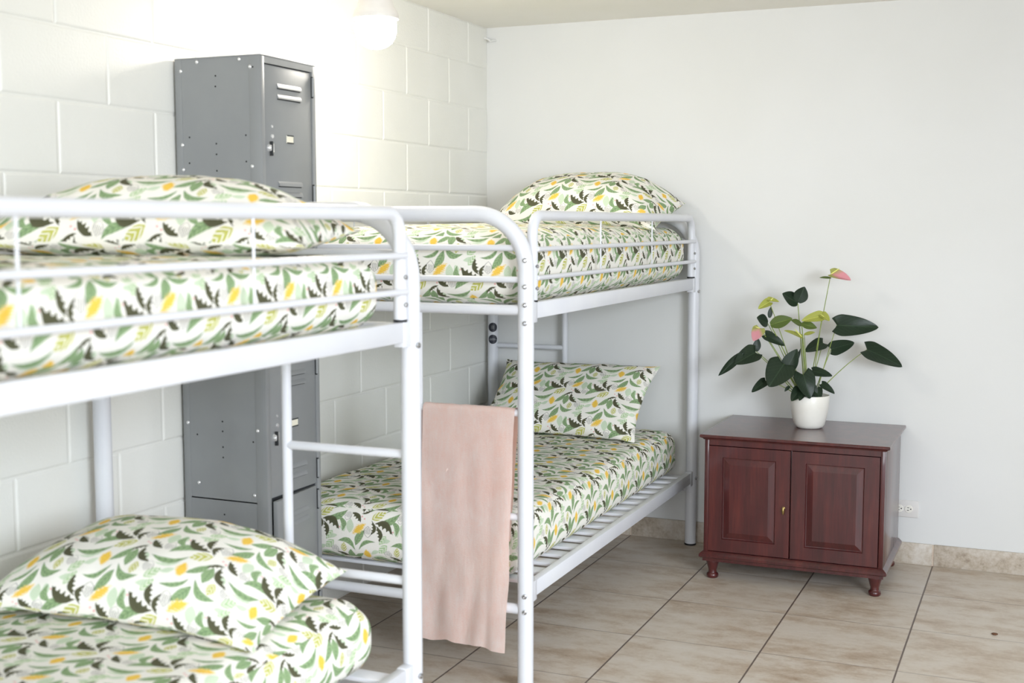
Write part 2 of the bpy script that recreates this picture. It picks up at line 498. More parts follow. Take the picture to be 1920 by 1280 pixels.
# ------------------------------------------------------------------ bunk beds
BX0, BX1 = .055, 1.049
def bolt(parent, p, d, r=.008):
    """round bolt head at p pointing along d (unit axis)"""
    bm = BM()
    lathe(bm, [(0, .004), (r * .42, .004), (r * .5, .0026), (r * .62, .0052), (r * .9, .0042), (r, .0016), (r * 1.02, -.004), (0, -.004)], (0, 0, 0), 16)
    q = Vector((0, 0, 1)).rotation_difference(Vector(d).normalized()).to_matrix().to_4x4()
    bmesh.ops.transform(bm, matrix=Matrix.Translation(p) @ q, verts=bm.verts)
    return obj('bolt', bm, M_CHROME, parent)

def bunk(yn, yf, label, far_right, stickers):
    root = thing('bunk_bed', label, 'bunk bed', ((BX0 + BX1) / 2, (yn + yf) / 2, 0), 'white metal bunk beds')
    PR = .0252
    for y, s in ((yn, -1), (yf, 1)):
        # bent end hoop: two posts and the top bar are one tube
        bm = BM()
        pts = fillet([(BX0, y, .004), (BX0, y, 1.5), (BX1, y, 1.5), (BX1, y, .004)], .17, 12)
        tube(bm, pts, PR, 24)
        hoop = obj('end_hoop', bm, M_ENAMEL, root)
        for x in (BX0, BX1):
            bm = BM(); lathe(bm, [(0, 0), (.0262, 0), (.0266, .004), (.0262, .008), (.0, .008)], (x, y, 0), 24)
            obj('foot_cap', bm, M_RUBBER, hoop)
        for z, r in ((1.395, .0098), (1.298, .0098)):
            xx = BX1 - .004 if z < 1.35 else BX1 - .03
            bm = BM(); tube(bm, [(BX0 + BX1 - xx, y, z), (xx, y, z)], r, 16); obj('end_bar', bm, M_ENAMEL, root)
        for z in (1.204, .262):
            bm = BM(); tube(bm, [(BX0, y, z), (BX1, y, z)], .0168, 16); obj('end_rail', bm, M_ENAMEL, root)
        # ladder on one half of the end
        right = far_right if s > 0 else not far_right
        xm = BX1 - .372 if right else BX0 + .372
        xe = BX1 if right else BX0
        bm = BM(); tube(bm, [(xm, y, .262), (xm, y, 1.204)], .0135, 16); obj('ladder_upright', bm, M_ENAMEL, root)
        for z in (.556, .885):
            bm = BM(); tube(bm, [(xm, y, z), (xe, y, z)], .0118, 16); obj('ladder_rung', bm, M_ENAMEL, root)
        # bolts
        zs = (1.358, 1.278, 1.222, 1.166, .312, .262)
        for x in (BX0, BX1):
            for z in zs:
                if y == yn: dv = Vector((.30 if x > .5 else -.3, -1, 0)).normalized()
                else: dv = Vector((1 if x > .5 else -1, -.25, 0)).normalized()
                if y == yf and z not in (1.166, .312): continue
                bolt(hoop, Vector((x, y, z)) + dv * PR, dv)
    # side rails: folded steel channels
    for x, s in ((BX0, -1), (BX1, 1)):
        for z0, z1 in ((1.176, 1.227), (.293, .344)):
            bm = BM()
            box(bm, x - .013, x + .013, yn + .02, yf - .02, z0, z1, .003)
            r_ = obj('side_rail', bm, M_ENAMEL, root)
            for yy, t in ((yn, 1), (yf, -1)):
                bm = BM()
                box(bm, x - .0145, x + .0145, min(yy + t * .022, yy + t * .06), max(yy + t * .022, yy + t * .06), z0 - .012, z1 + .002, .002)
                obj('rail_bracket', bm, M_ENAMEL, r_)
    # guard rails
    for x in (BX0, BX1):
        a, b_ = yn + .052, yf - .052
        bm = BM()
        tube(bm, fillet([(x, a, 1.233), (x, a, 1.4945), (x, b_, 1.4945), (x, b_, 1.233)], .06, 8), .0168, 20)
        g = obj('guard_rail', bm, M_ENAMEL, root)
        for y in (a, b_):
            bm = BM(); lathe(bm, [(0, 1.2272), (.0172, 1.2272), (.0176, 1.23), (.0172, 1.2335), (0, 1.2335)], (x, y, 0), 20); obj('end_plug', bm, M_RUBBER, g)
        so = 1 if x > .5 else -1
        for z in (1.391, 1.302):
            bm = BM()
            n = 6
            pts = [(x + so * .0165, a - .004, z), (x + so * .0165, a, z), (x + so * .0165, b_, z), (x + so * .0165, b_ + .004, z)]
            tube(bm, pts, .008, 14, radii=[.0045, .008, .008, .0045]); obj('guard_bar', bm, M_ENAMEL, g)
        for t in (1 / 3, 2 / 3):
            y = a + (b_ - a) * t
            bm = BM(); tube(bm, [(x + so * .006, y, 1.48), (x + so * .0065, y, 1.302)], .0032, 10); obj('guard_stick', bm, M_ENAMEL, g)
        for y in (a, b_):
            for z in (1.338, 1.27):
                dv = Vector((so, -.2, 0)).normalized()
                bolt(g, Vector((x, y, z)) + dv * .0168, dv, .0062)
    # slats
    for zz in (.326, 1.204):
        n = 17
        for i in range(n):
            y = yn + .1 + (yf - yn - .2) * i / (n - 1)
            bm = BM(); box(bm, BX0 + .012, BX1 - .012, y - .028, y + .028, zz - .004, zz + .0075, .002)
            obj('slat', bm, M_ENAMEL, root)
    if stickers:
        dv = Vector((.36, -.93, 0)).normalized(); rt = Vector((.93, .36, 0))
        for z, txt in ((.972, 0), (.914, 1)):
            bm = BM()
            def on(u, w, lift):    # wrap onto the round post
                a = u / PR
                base = Vector((BX0, yf, z + w))
                return base + (dv * math.cos(a) + rt * math.sin(a)) * (PR + lift)
            n = 20
            c = bm.verts.new(on(0, 0, .0012))
            for (r, lift) in ((.0185, .0012),):
                rings = []
                for rr, lf in ((.008, .0012), (.015, .0012), (.0222, .0012), (.0226, .0001)):
                    rings.append([bm.verts.new(on(rr * math.cos(2 * PI * k / n), rr * math.sin(2 * PI * k / n), lf)) for k in range(n)])
                for k in range(n): bm.faces.new((c, rings[0][k], rings[0][(k + 1) % n]))
                for p, q in zip(rings[:-1], rings[1:]):
                    for k in range(n): bm.faces.new((p[k], q[k], q[(k + 1) % n], p[(k + 1) % n]))
            st = obj('sticker', bm, M_STICK, root, label='round black sticker with two lines of pale print' if txt else 'round black sticker with a faint emblem')
            bm = BM()
            rows = ([(.0035, -.014, .014), (-.0025, -.016, .016)] if txt else [(0.001, -.006, -.0045), (.002, -.001, .001), (.001, .0045, .006)])
            if txt:
                for w, a, b_ in rows:
                    x = a
                    while x < b_:
                        l = random.uniform(.0012, .0026)
                        vs = [bm.verts.new(on(p_, w + q_, .0016)) for p_, q_ in ((x, -.0014), (x + l, -.0014), (x + l, .0014), (x, .0014))]
                        bm.faces.new(vs); x += l + .0006
            else:
                for w, a, b_ in rows:
                    vs = [bm.verts.new(on(p_, w + q_, .0016)) for p_, q_ in ((a, -.009), (b_, -.009), (b_, .008), (a, .008))]
                    bm.faces.new(vs)
            obj('print', bm, M_STICKTXT if txt else M_LOCKER, st, smooth=0)
    return root

bunk(-2.030, -.061, 'white metal bunk bed in the far corner, with the peach towel on its end', False, True)
bunk(-4.76, -2.785, 'nearer white metal bunk bed at the left, in front of the grey locker', True, False)

# ------------------------------------------------------------------ mattresses
def axis_coords(L, r, n):
    a = [0, r * .12, r * .3, r * .55, r * .8, r]
    inner = [r + (L - 2 * r) * i / n for i in range(1, n)]
    return a + inner + [L - x for x in a[::-1]]

def mattress(x0, x1, y0, y1, z0, z1, r, label, crown=.02, flip=1, seed=0, off=(0, 0)):
    X, Y, Z = x1 - x0, y1 - y0, z1 - z0
    cx, cy, cz = axis_coords(X, r, 14), axis_coords(Y, r, 26), axis_coords(Z, min(r, Z * .45), 3)
    bm = BM(); uvl = bm.loops.layers.uv.new('UVMap')
    rz = min(r, Z * .45)
    def shape(p):
        x, y, z = p
        q = Vector((min(max(x, r), X - r), min(max(y, r), Y - r), min(max(z, rz), Z - rz)))
        d = Vector((x, y, z)) - q
        if d.length > 1e-7:
            dn = Vector((d.x / r, d.y / r, d.z / rz))
            m_ = max(abs(dn.x), abs(dn.y), abs(dn.z))
            if m_ > 1e-7: dn = dn.normalized() * m_
            d = Vector((dn.x * r, dn.y * r, dn.z * rz))
        o = q + d
        u, v = x / X * 2 - 1, y / Y * 2 - 1
        top = max(0, z / Z)
        o.z += crown * (1 - u * u * .9) * (1 - abs(v) ** 3 * .9) * top
        side = (1 - (z / Z * 2 - 1) ** 2)
        o.x += .008 * u * side; o.y += .008 * v * side
        w = Vector((x0 + o.x, y0 + o.y, z0 + o.z))
        n = noise.noise(w * 5 + Vector((seed, 0, 0))) * .006 + noise.noise(Vector((w.x * 4, w.y * 22, w.z * 9 + seed))) * .0028 * side
        n += noise.noise(w * 14 + Vector((0, seed, 0))) * .0028
        if z > .02 * Z: w += Vector((u * .5 * side * n, v * .5 * side * n, n * top))
        return w
    vd = {}
    def vert(p):
        k = tuple(round(c, 5) for c in p)
        if k not in vd: vd[k] = bm.verts.new(shape(p))
        return vd[k]
    def face_grid(us, vs, f, uvf):
        for i in range(len(us) - 1):
            for j in range(len(vs) - 1):
                cs = [(us[i], vs[j]), (us[i + 1], vs[j]), (us[i + 1], vs[j + 1]), (us[i], vs[j + 1])]
                try: fc = bm.faces.new([vert(f(*c)) for c in cs])
                except ValueError: continue
                for lp, c in zip(fc.loops, cs):
                    a, b_ = uvf(*c); lp[uvl].uv = ((a * flip + off[0]) / REP, (b_ * flip + off[1]) / REP)
    face_grid(cx, cy, lambda a, b_: (a, b_, Z), lambda a, b_: (a, b_))
    face_grid(cx, cy, lambda a, b_: (a, b_, 0), lambda a, b_: (a, b_))
    face_grid(cx, cz, lambda a, b_: (a, 0, b_), lambda a, b_: (a + .05, b_ + .06))
    face_grid(cx, cz, lambda a, b_: (a, Y, b_), lambda a, b_: (a, b_))
    face_grid(cy, cz, lambda a, b_: (0, a, b_), lambda a, b_: (a, b_))
    face_grid(cy, cz, lambda a, b_: (X, a, b_), lambda a, b_: (a + .07, b_))
    o = obj('mattress', bm, M_FAB, None, smooth=60, loc=((x0 + x1) / 2, (y0 + y1) / 2, z0))
    tag(o, label, 'mattress', 'leaf print mattresses')
    return o
mattress(.075, .987, -1.985, -.098, .334, .53, .055, 'leaf print mattress on the lower bunk of the corner bed, seen behind the peach towel', .02, -1, 1)
mattress(.088, 1.018, -1.985, -.098, 1.212, 1.448, .075, 'leaf print mattress on the upper bunk of the corner bed', .022, 1, 2, (.03, .05))
mattress(.075, .985, -4.70, -2.855, .334, .525, .075, 'leaf print mattress on the lower bunk at the bottom left of the photo', .03, 1, 3)
mattress(.088, 1.0, -4.70, -2.84, 1.212, 1.388, .06, 'leaf print mattress on the upper bunk at the left, behind the nearest guard rail', .012, 1, 4, (.02, .11))

# ------------------------------------------------------------------ pillows
def pillow(label, w, d, t, M, seed, bottom=.5, off=(0, 0), pinch=.06, wr=.006, p=3.0, q=.55, sag=0):
    bm = BM(); uvl = bm.loops.layers.uv.new('UVMap')
    nu, nv = 56, 40
    def crd(i, n):
        s = i / n * 2 - 1
        return math.sin(s * PI / 2) * .55 + s * .45
    def P(u, v, up):
        x = w / 2 * u * (1 - pinch * (1 - v * v) * abs(u) ** 1.5)
        y = d / 2 * v * (1 - pinch * 1.2 * (1 - u * u) * abs(v) ** 1.5)
        f = max(0, (1 - abs(u) ** p)) * max(0, (1 - abs(v) ** p))
        h = t * f ** q
        # pull the corners into ears
        cn = (abs(u) * abs(v)) ** 6
        x *= 1 + .02 * cn; y *= 1 + .03 * cn
        edge = 1 - min(1, f * 1.15)
        ang = math.atan2(v * .7, u)
        wrn = noise.noise(Vector((ang * 5.2, seed * 3.1, abs(u * v) * 1.5))) * wr * 1.9 * edge * min(1, f * 7)
        wrn += noise.noise(Vector((x * 7, y * 7, seed))) * wr * .9 * min(1, f * 4)
        wrn += noise.noise(Vector((x * 22, y * 22, seed + 5))) * wr * .35 * min(1, f * 4)
        z = (h + wrn) if up else -h * bottom
        if u * u > .98 or v * v > .98:
            z += noise.noise(Vector((x * 14, y * 14, seed))) * .008
        z -= sag * abs(u) ** 3
        return M @ Vector((x, y, z))
    def arc(n, f):
        a = [0.]
        for k in range(n): a.append(a[-1] + (f(k + 1) - f(k)).length)
        return [t_ - a[-1] / 2 for t_ in a]
    UL = arc(nu, lambda k: P(crd(k, nu), 0, 1)); VL = arc(nv, lambda k: P(0, crd(k, nv), 1))
    top = [[bm.verts.new(P(crd(i, nu), crd(j, nv), 1)) for j in range(nv + 1)] for i in range(nu + 1)]
    bot = [[(top[i][j] if i in (0, nu) or j in (0, nv) else bm.verts.new(P(crd(i, nu), crd(j, nv), 0))) for j in range(nv + 1)] for i in range(nu + 1)]
    for g, sg in ((top, 1), (bot, -1)):
        for i in range(nu):
            for j in range(nv):
                ids = [(i, j), (i + 1, j), (i + 1, j + 1), (i, j + 1)]
                if sg < 0: ids = ids[::-1]
                f = bm.faces.new([g[a][b_] for a, b_ in ids])
                for lp, (a, b_) in zip(f.loops, ids):
                    lp[uvl].uv = ((UL[a] + off[0] + (.1 if sg < 0 else 0)) / REP, (VL[b_] + off[1]) / REP)
    o = obj('pillow', bm, M_FAB, None, smooth=80, loc=M.translation)
    tag(o, label, 'pillow', 'leaf print pillows')
    return o
def TR(x, y, z, rx=0, ry=0, rz=0):
    return Matrix.Translation((x, y, z)) @ Matrix.Rotation(R(rz), 4, 'Z') @ Matrix.Rotation(R(rx), 4, 'X') @ Matrix.Rotation(R(ry), 4, 'Y')
pillow('leaf print pillow leaning upright at the head of the lower corner bunk', .74, .46, .075, TR(.56, -.375, .69, 37), 1, .7, q=.6)
pillow('plump leaf print pillow at the head of the upper corner bunk, near the back wall', .77, .46, .135, TR(.635, -.375, 1.548, 14), 2, .62, (.06, .02), sag=.05)
pillow('leaf print pillow on the lower bunk at the bottom left of the photo', .75, .50, .135, TR(.55, -3.15, .60, 5, 2, 7), 3, .35, (.02, .07), p=2.5, sag=.03)
pillow('leaf print pillow on the upper bunk at the left, partly behind the white guard rail', .80, .45, .138, TR(.60, -3.15, 1.444, 4, 0, 15), 4, .40, (.12, .03), p=2.4, q=.58, sag=.012)

# ------------------------------------------------------------------ towel
def towel():
    bm = BM()
    y0 = -2.030; zt = .898; x0, x1 = .70, 1.018
    r = .0135
    # cross-section path: back hang, over the rung, front hang
    prof = []
    nb = 26
    for i in range(nb + 1): prof.append((y0 + r + .003, .47 + (zt - .013 - .47) * i / nb, 'b', i / nb))
    for i in range(1, 8):
        a = PI * i / 8; prof.append((y0 + math.cos(a) * (r + .003), zt - .013 + math.sin(a) * (r + .003), 't', 0))
    nf = 44
    for i in range(nf + 1): prof.append((y0 - r - .003, zt - .013 - (zt - .013 - .135) * i / nf, 'f', i / nf))
    nx = 40
    grid = []
    for k in range(nx + 1):
        s = k / nx
        row = []
        for (y, z, c, t) in prof:
            x = x0 + (x1 - x0) * s
            if c == 'f':
                y -= .009 * min(1, t * 6) + (.007 * math.sin(s * 8.5 + 1.2 + t * .6) ** 2 * t ** 1.6 + .006 * noise.noise(Vector((s * 7, t * 4, 2))) * (.3 + t))
                if s > .78: y -= .014 * t ** 1.5 * math.sin((s - .78) / .22 * PI)
                x -= .028 * t ** 1.3 * s - .006 * noise.noise(Vector((t * 5, s, 1))) * s
                z -= .012 * t * s ** 4 - .008 * t * noise.noise(Vector((s * 5, 4, 1)))
            elif c == 'b':
                y += .005 * noise.noise(Vector((s * 6, t * 4, 8))) + .003
                x -= .030 * (1 - t) * s
            z += .0025 * noise.noise(Vector((s * 12, 0, 3)))
            row.append(bm.verts.new((x, y, z)))
        grid.append(row)
    for a, b_ in zip(grid[:-1], grid[1:]):
        for j in range(len(prof) - 1): bm.faces.new((a[j], b_[j], b_[j + 1], a[j + 1]))
    bmesh.ops.solidify(bm, geom=bm.faces[:], thickness=-.004)
    o = obj('towel', bm, M_TOWEL, None, smooth=60, loc=(.86, y0, .13))
    tag(o, 'peach pink terry towel hanging folded over the ladder rung of the corner bunk bed', 'towel')
towel()

# ------------------------------------------------------------------ locker
def locker():
    x0, x1, y0, y1, H = .012, .327, -2.367, -2.063, 1.976
    L = thing('locker', 'tall narrow grey metal locker with four doors standing against the block wall', 'locker', (.17, -2.2, 0))
    bm = BM()
    t = .003
    zb_ = .15
    box(bm, x0 + .001, x1 - .02, y0, y0 + t, zb_, H - .0042, 0)          # near side
    box(bm, x0 + .001, x1 - .02, y1 - t, y1, zb_, H - .0042)                       # far side
    box(bm, x0, x0 + t, y0 + .004, y1 - .004, zb_, H - .0042)                       # back
    box(bm, x0, x1 + .0008, y0 - .0018, y1 + .0008, H - .0042, H, .001)               # top
    box(bm, x0, x1 - .012, y0, y1, zb_, zb_ + .004)           # bottom
    pitch = .4465; ztop = 1.953
    for i in range(1, 4):
        zz = ztop - pitch * i
        box(bm, x0, x1 - .012, y0, y1, zz - .012, zz - .008)  # shelves
    # face frame (returned edges)
    box(bm, x1 - .02, x1, y0, y0 + .019, .0, H - .0042, .0012)
    box(bm, x1 - .02, x1, y1 - .019, y1, .0, H - .0042, .0012)
    box(bm, x1 - .02, x1 - .0004, y0 + .0185, y1 - .0185, H - .024, H - .0042, 0)
    box(bm, x1 - .02, x1 - .001, y0 + .0185, y1 - .0185, zb_, zb_ + .02, 0)
    # overlapped corner post on the near side and at the back
    box(bm, x1 - .041, x1 - .0012, y0 - .0012, y0 + .002, 0, H - .0042, .0004)
    box(bm, x0, x0 + .024, y0 - .0012, y0 + .002, 0, H - .0042, .0004)
    box(bm, x1 - .05, x1, y1 - .004, y1, 0, zb_, 0)
    obj('locker_body', bm, M_LOCKER, L, smooth=30)
    for i in range(4):
        z1 = ztop - pitch * i - .004; z0 = ztop - pitch * (i + 1) + .004
        ya, yb = y0 + .021, y1 - .021
        bm = BM()
        xd = x1 - .004
        box(bm, xd - .016, xd, ya, yb, z0, z1, .002)
        yc = (ya + yb) / 2 + .004
        for vz in (z1 - .065, z1 - .097, z0 + .075, z0 + .043):     # pressed louvres
            tt = bmesh.new()
            pr = [(0, 0), (0, -.0005), (.0065, -.0005), (.0055, .004), (.002, .012), (0, .014)]
            a = [tt.verts.new((xd + p[0], yc - .066, vz + p[1])) for p in pr]
            b_ = [tt.verts.new((xd + p[0], yc + .066, vz + p[1])) for p in pr]
            for k in range(len(pr) - 1): tt.faces.new((a[k], b_[k], b_[k + 1], a[k + 1]))
            tt.faces.new(a); tt.faces.new(b_[::-1])
            merge(bm, tt)
            box(bm, xd - .0005, xd + .0006, yc - .064, yc + .064, vz - .0035, vz - .0004, mi=1)  # dark strip painted as the shade in the louvre slit
        door = obj('locker_door', bm, [M_LOCKER, M_LOCKERD], L, smooth=30)
        # dark sheet painted as the shade in the gap behind the door
        bm = BM(); box(bm, x1 - .019, x1 - .012, ya - .002, yb + .002, z0 - .004, z1 + .004)
        obj('door_gap_shade', bm, M_LOCKERD, L, smooth=0)
        zc = z1 - .218
        bm = BM()
        box(bm, xd, xd + .003, yc - .018 + .0, yc + .018, zc - .012, zc + .012, .0008, mi=0)
        box(bm, xd + .003, xd + .0045, yc - .018, yc + .018, zc + .0095, zc + .013, mi=1)
        box(bm, xd + .003, xd + .0045, yc - .018, yc + .018, zc - .013, zc - .0095, mi=1)
        obj('card_holder', bm, [M_CARD, M_LOCKERD], door, smooth=0, label='cream card in a dark framed holder')
        bm = BM()
        yl = ya + .024
        lathe(bm, [(0, .012), (.008, .012), (.0105, .009), (.0115, .003), (.0125, 0)], (xd, yl, zc - .032), 18, axis='x')
        box(bm, xd, xd + .004, yl + .012, yl + .021, zc - .045, zc - .018, .001)
        lathe(bm, [(0, .003), (.006, .003), (.0068, 0)], (xd, yl + .016, zc + .004), 16, axis='x')
        lathe(bm, [(0, .002), (.004, .002), (.0045, 0)], (xd, yl + .016, zc + .034), 14, axis='x')
        box(bm, xd + .004, xd + .0145, yl - .0035, yl + .001, zc - .056, zc - .012, .0008, mi=1)
        obj('latch', bm, [M_RIVET, M_LOCKERD], door, smooth=40, label='steel turn latch with a dark hasp')
        for hz in (z1 - .045, z0 + .05):
            bm = BM(); tube(bm, [(x1 + .001, yb + .004, hz - .03), (x1 + .001, yb + .004, hz + .03)], .0042, 10)
            box(bm, x1 - .004, x1 + .0008, yb + .001, yb + .007, hz - .034, hz + .034, mi=1)
            obj('hinge', bm, [M_LOCKER, M_LOCKERD], door, smooth=40)
        if i == 3:      # the bottom door stands a little ajar, hinged on its far edge
            ang = R(5)
            piv = Vector((x1, yb, 0)) - L.location
            Mx = Matrix.Translation(piv) @ Matrix.Rotation(ang, 4, 'Z') @ Matrix.Translation(-piv)
            door.data.transform(Mx)
            for c in door.children: c.data.transform(Mx)
    yS = y0 - .0012
    riv = [(.035, 1.937), (.096, 1.962), (.252, 1.963), (.290, 1.939), (.035, 1.712), (.0365, 1.636), (.292, 1.642),
           (.03, .842), (.293, .832), (.067, .652), (.277, .628), (.292, 1.20), (.034, 1.2), (.29, .3), (.034, .3)]
    for x, z in riv:
        bm = BM(); lathe(bm, [(0, -.004), (.003, -.0038), (.0052, -.0022), (.006, 0), (0, 0)], (x, yS, z), 14, axis='y')
        obj('rivet', bm, M_RIVET, L)
    holes = [(.163, 1.918), (.162, 1.886), (.061, 1.735), (.059, 1.656), (.27, 1.736), (.27, 1.657), (.3, 1.938)]
    for zz in (1.7135, 1.681, 1.631, 1.599, 1.268, 1.236, 1.186, 1.154, .853, .822, .772, .739, .557): holes.append((.161, zz))
    holes += [(.061, 1.29), (.061, 1.21), (.27, 1.29), (.27, 1.21), (.064, .806), (.275, .796)]
    for x, z in holes:
        bm = BM(); lathe(bm, [(0, -.0006), (.0026, -.0006), (.003, .0003), (0, .0003)], (x, y0 - (.0012 if x > .286 else 0), z), 12, axis='y')
        obj('screw_hole', bm, M_HOLE, L)
locker()

# ------------------------------------------------------------------ cabinet
def cabinet():
    C = thing('cabinet', 'low dark red mahogany two door cabinet on turned feet against the back wall', 'cabinet', (1.6, -.3, 0))
    x0, x1, yf, yb = 1.243, 1.963, -.575, -.04
    zb_, zt = .092, .585
    bm = BM()
    # moulded top: stacked profile
    prof = [(.0, zt), (.004, zt + .001), (.0075, zt + .006), (.016, zt + .010), (.018, zt + .012), (.018, zt + .018), (.0155, zt + .022)]
    rings = []
    for o_, z in prof:
        rings.append([bm.verts.new(p) for p in ((x0 - o_, yf - o_, z), (x1 + o_, yf - o_, z), (x1 + o_, -.016, z), (x0 - o_, -.016, z))])
    for a, b_ in zip(rings[:-1], rings[1:]):
        for k in range(4): bm.faces.new((a[k], a[(k + 1) % 4], b_[(k + 1) % 4], b_[k]))
    bm.faces.new(rings[-1]); bm.faces.new(rings[0][::-1])
    obj('cabinet_top', bm, M_WOOD, C, smooth=25)
    bm = BM()
    box(bm, x0, x1, yf + .02, yb, zb_ + .02, zt, .001)
    box(bm, x0, x0 + .018, yf, yf + .03, zb_ + .02, zt, .0015)
    box(bm, x1 - .018, x1, yf, yf + .03, zb_ + .02, zt, .0015)
    box(bm, x0 + .018, x1 - .018, yf + .003, yf + .03, zt - .022, zt)
    obj('cabinet_body', bm, M_WOOD, C, smooth=25)
    bm = BM()
    prof = [(0, zb_ + .026), (.006, zb_ + .022), (.013, zb_ + .016), (.016, zb_ + .012), (.016, zb_ + .003), (.012, zb_ - .001), (.003, zb_ - .004), (.003, zb_ - .016)]
    rings = []
    for o_, z in prof:
        rings.append([bm.verts.new(p) for p in ((x0 - o_, yf - o_, z), (x1 + o_, yf - o_, z), (x1 + o_, yb + .004, z), (x0 - o_, yb + .004, z))])
    for a, b_ in zip(rings[:-1], rings[1:]):
        for k in range(4): bm.faces.new((a[k], a[(k + 1) % 4], b_[(k + 1) % 4], b_[k]))
    bm.faces.new(rings[-1]); bm.faces.new(rings[0][::-1])
    obj('plinth', bm, M_WOOD, C, smooth=25)
    for x in (x0 + .032, x1 - .032):
        for y in (yf + .032, yb - .028):
            bm = BM()
            lathe(bm, [(0, 0), (.020, 0), (.0235, .004), (.025, .011), (.0235, .018), (.018, .022), (.0165, .026), (.0175, .029), (.0165, .032),
                       (.019, .040), (.023, .055), (.0265, .066), (.0275, .072), (.0275, zb_ - .015), (0, zb_ - .015)], (x, y, 0), 28)
            obj('foot', bm, M_WOOD, C, smooth=50)
    # doors with raised and fielded panels
    xc = (x0 + x1) / 2 - .006
    for (a, b_), hinge in (((x0 + .018, xc - .002), 'l'), ((xc + .002, x1 - .02), 'r')):
        z0, z1 = zb_ + .028, zt - .024
        bm = BM()
        st = .058
        pa, pb, pz0, pz1 = a + st * .98, b_ - st, z0 + st * .9, z1 - st * .8
        yd = yf - .001
        def rect(i, y, full=False):
            return [bm.verts.new(p) for p in ((pa + i, y, pz0 + i), (pb - i, y, pz0 + i), (pb - i, y, pz1 - i), (pa + i, y, pz1 - i))]
        outer = [bm.verts.new(p) for p in ((a + .001, yd, z0 + .001), (b_ - .001, yd, z0 + .001), (b_ - .001, yd, z1 - .001), (a + .001, yd, z1 - .001))]
        back = [bm.verts.new(p) for p in ((a, yd + .02, z0), (b_, yd + .02, z0), (b_, yd + .02, z1), (a, yd + .02, z1))]
        seq = [back, outer, rect(0, yd), rect(.003, yd + .007), rect(.006, yd + .0075), rect(.03, yd + .0005), rect(.0315, yd + .0005)]
        for p, q in zip(seq[:-1], seq[1:]):
            for k in range(4): bm.faces.new((p[k], p[(k + 1) % 4], q[(k + 1) % 4], q[k]))
        bm.faces.new(seq[-1]); bm.faces.new(back[::-1])
        d = obj('cabinet_door', bm, M_WOOD, C, smooth=15)
        if hinge == 'l':
            bm = BM()
            kx, kz = b_ - .024, .318
            lathe(bm, [(0, 0), (.0062, 0), (.0062, -.003), (.003, -.005), (.003, -.011), (.0045, -.012), (0, -.0125)], (kx, yd, kz + .008), 16, axis='y')
            tube(bm, [(kx, yd - .009, kz + .012), (kx, yd - .010, kz + .002), (kx, yd - .010, kz - .008), (kx, yd - .009, kz - .018)], .004, 12, radii=[.0035, .006, .0052, .0012])
            obj('pull', bm, M_BRASS, d, label='small brass drop pull')
cabinet()

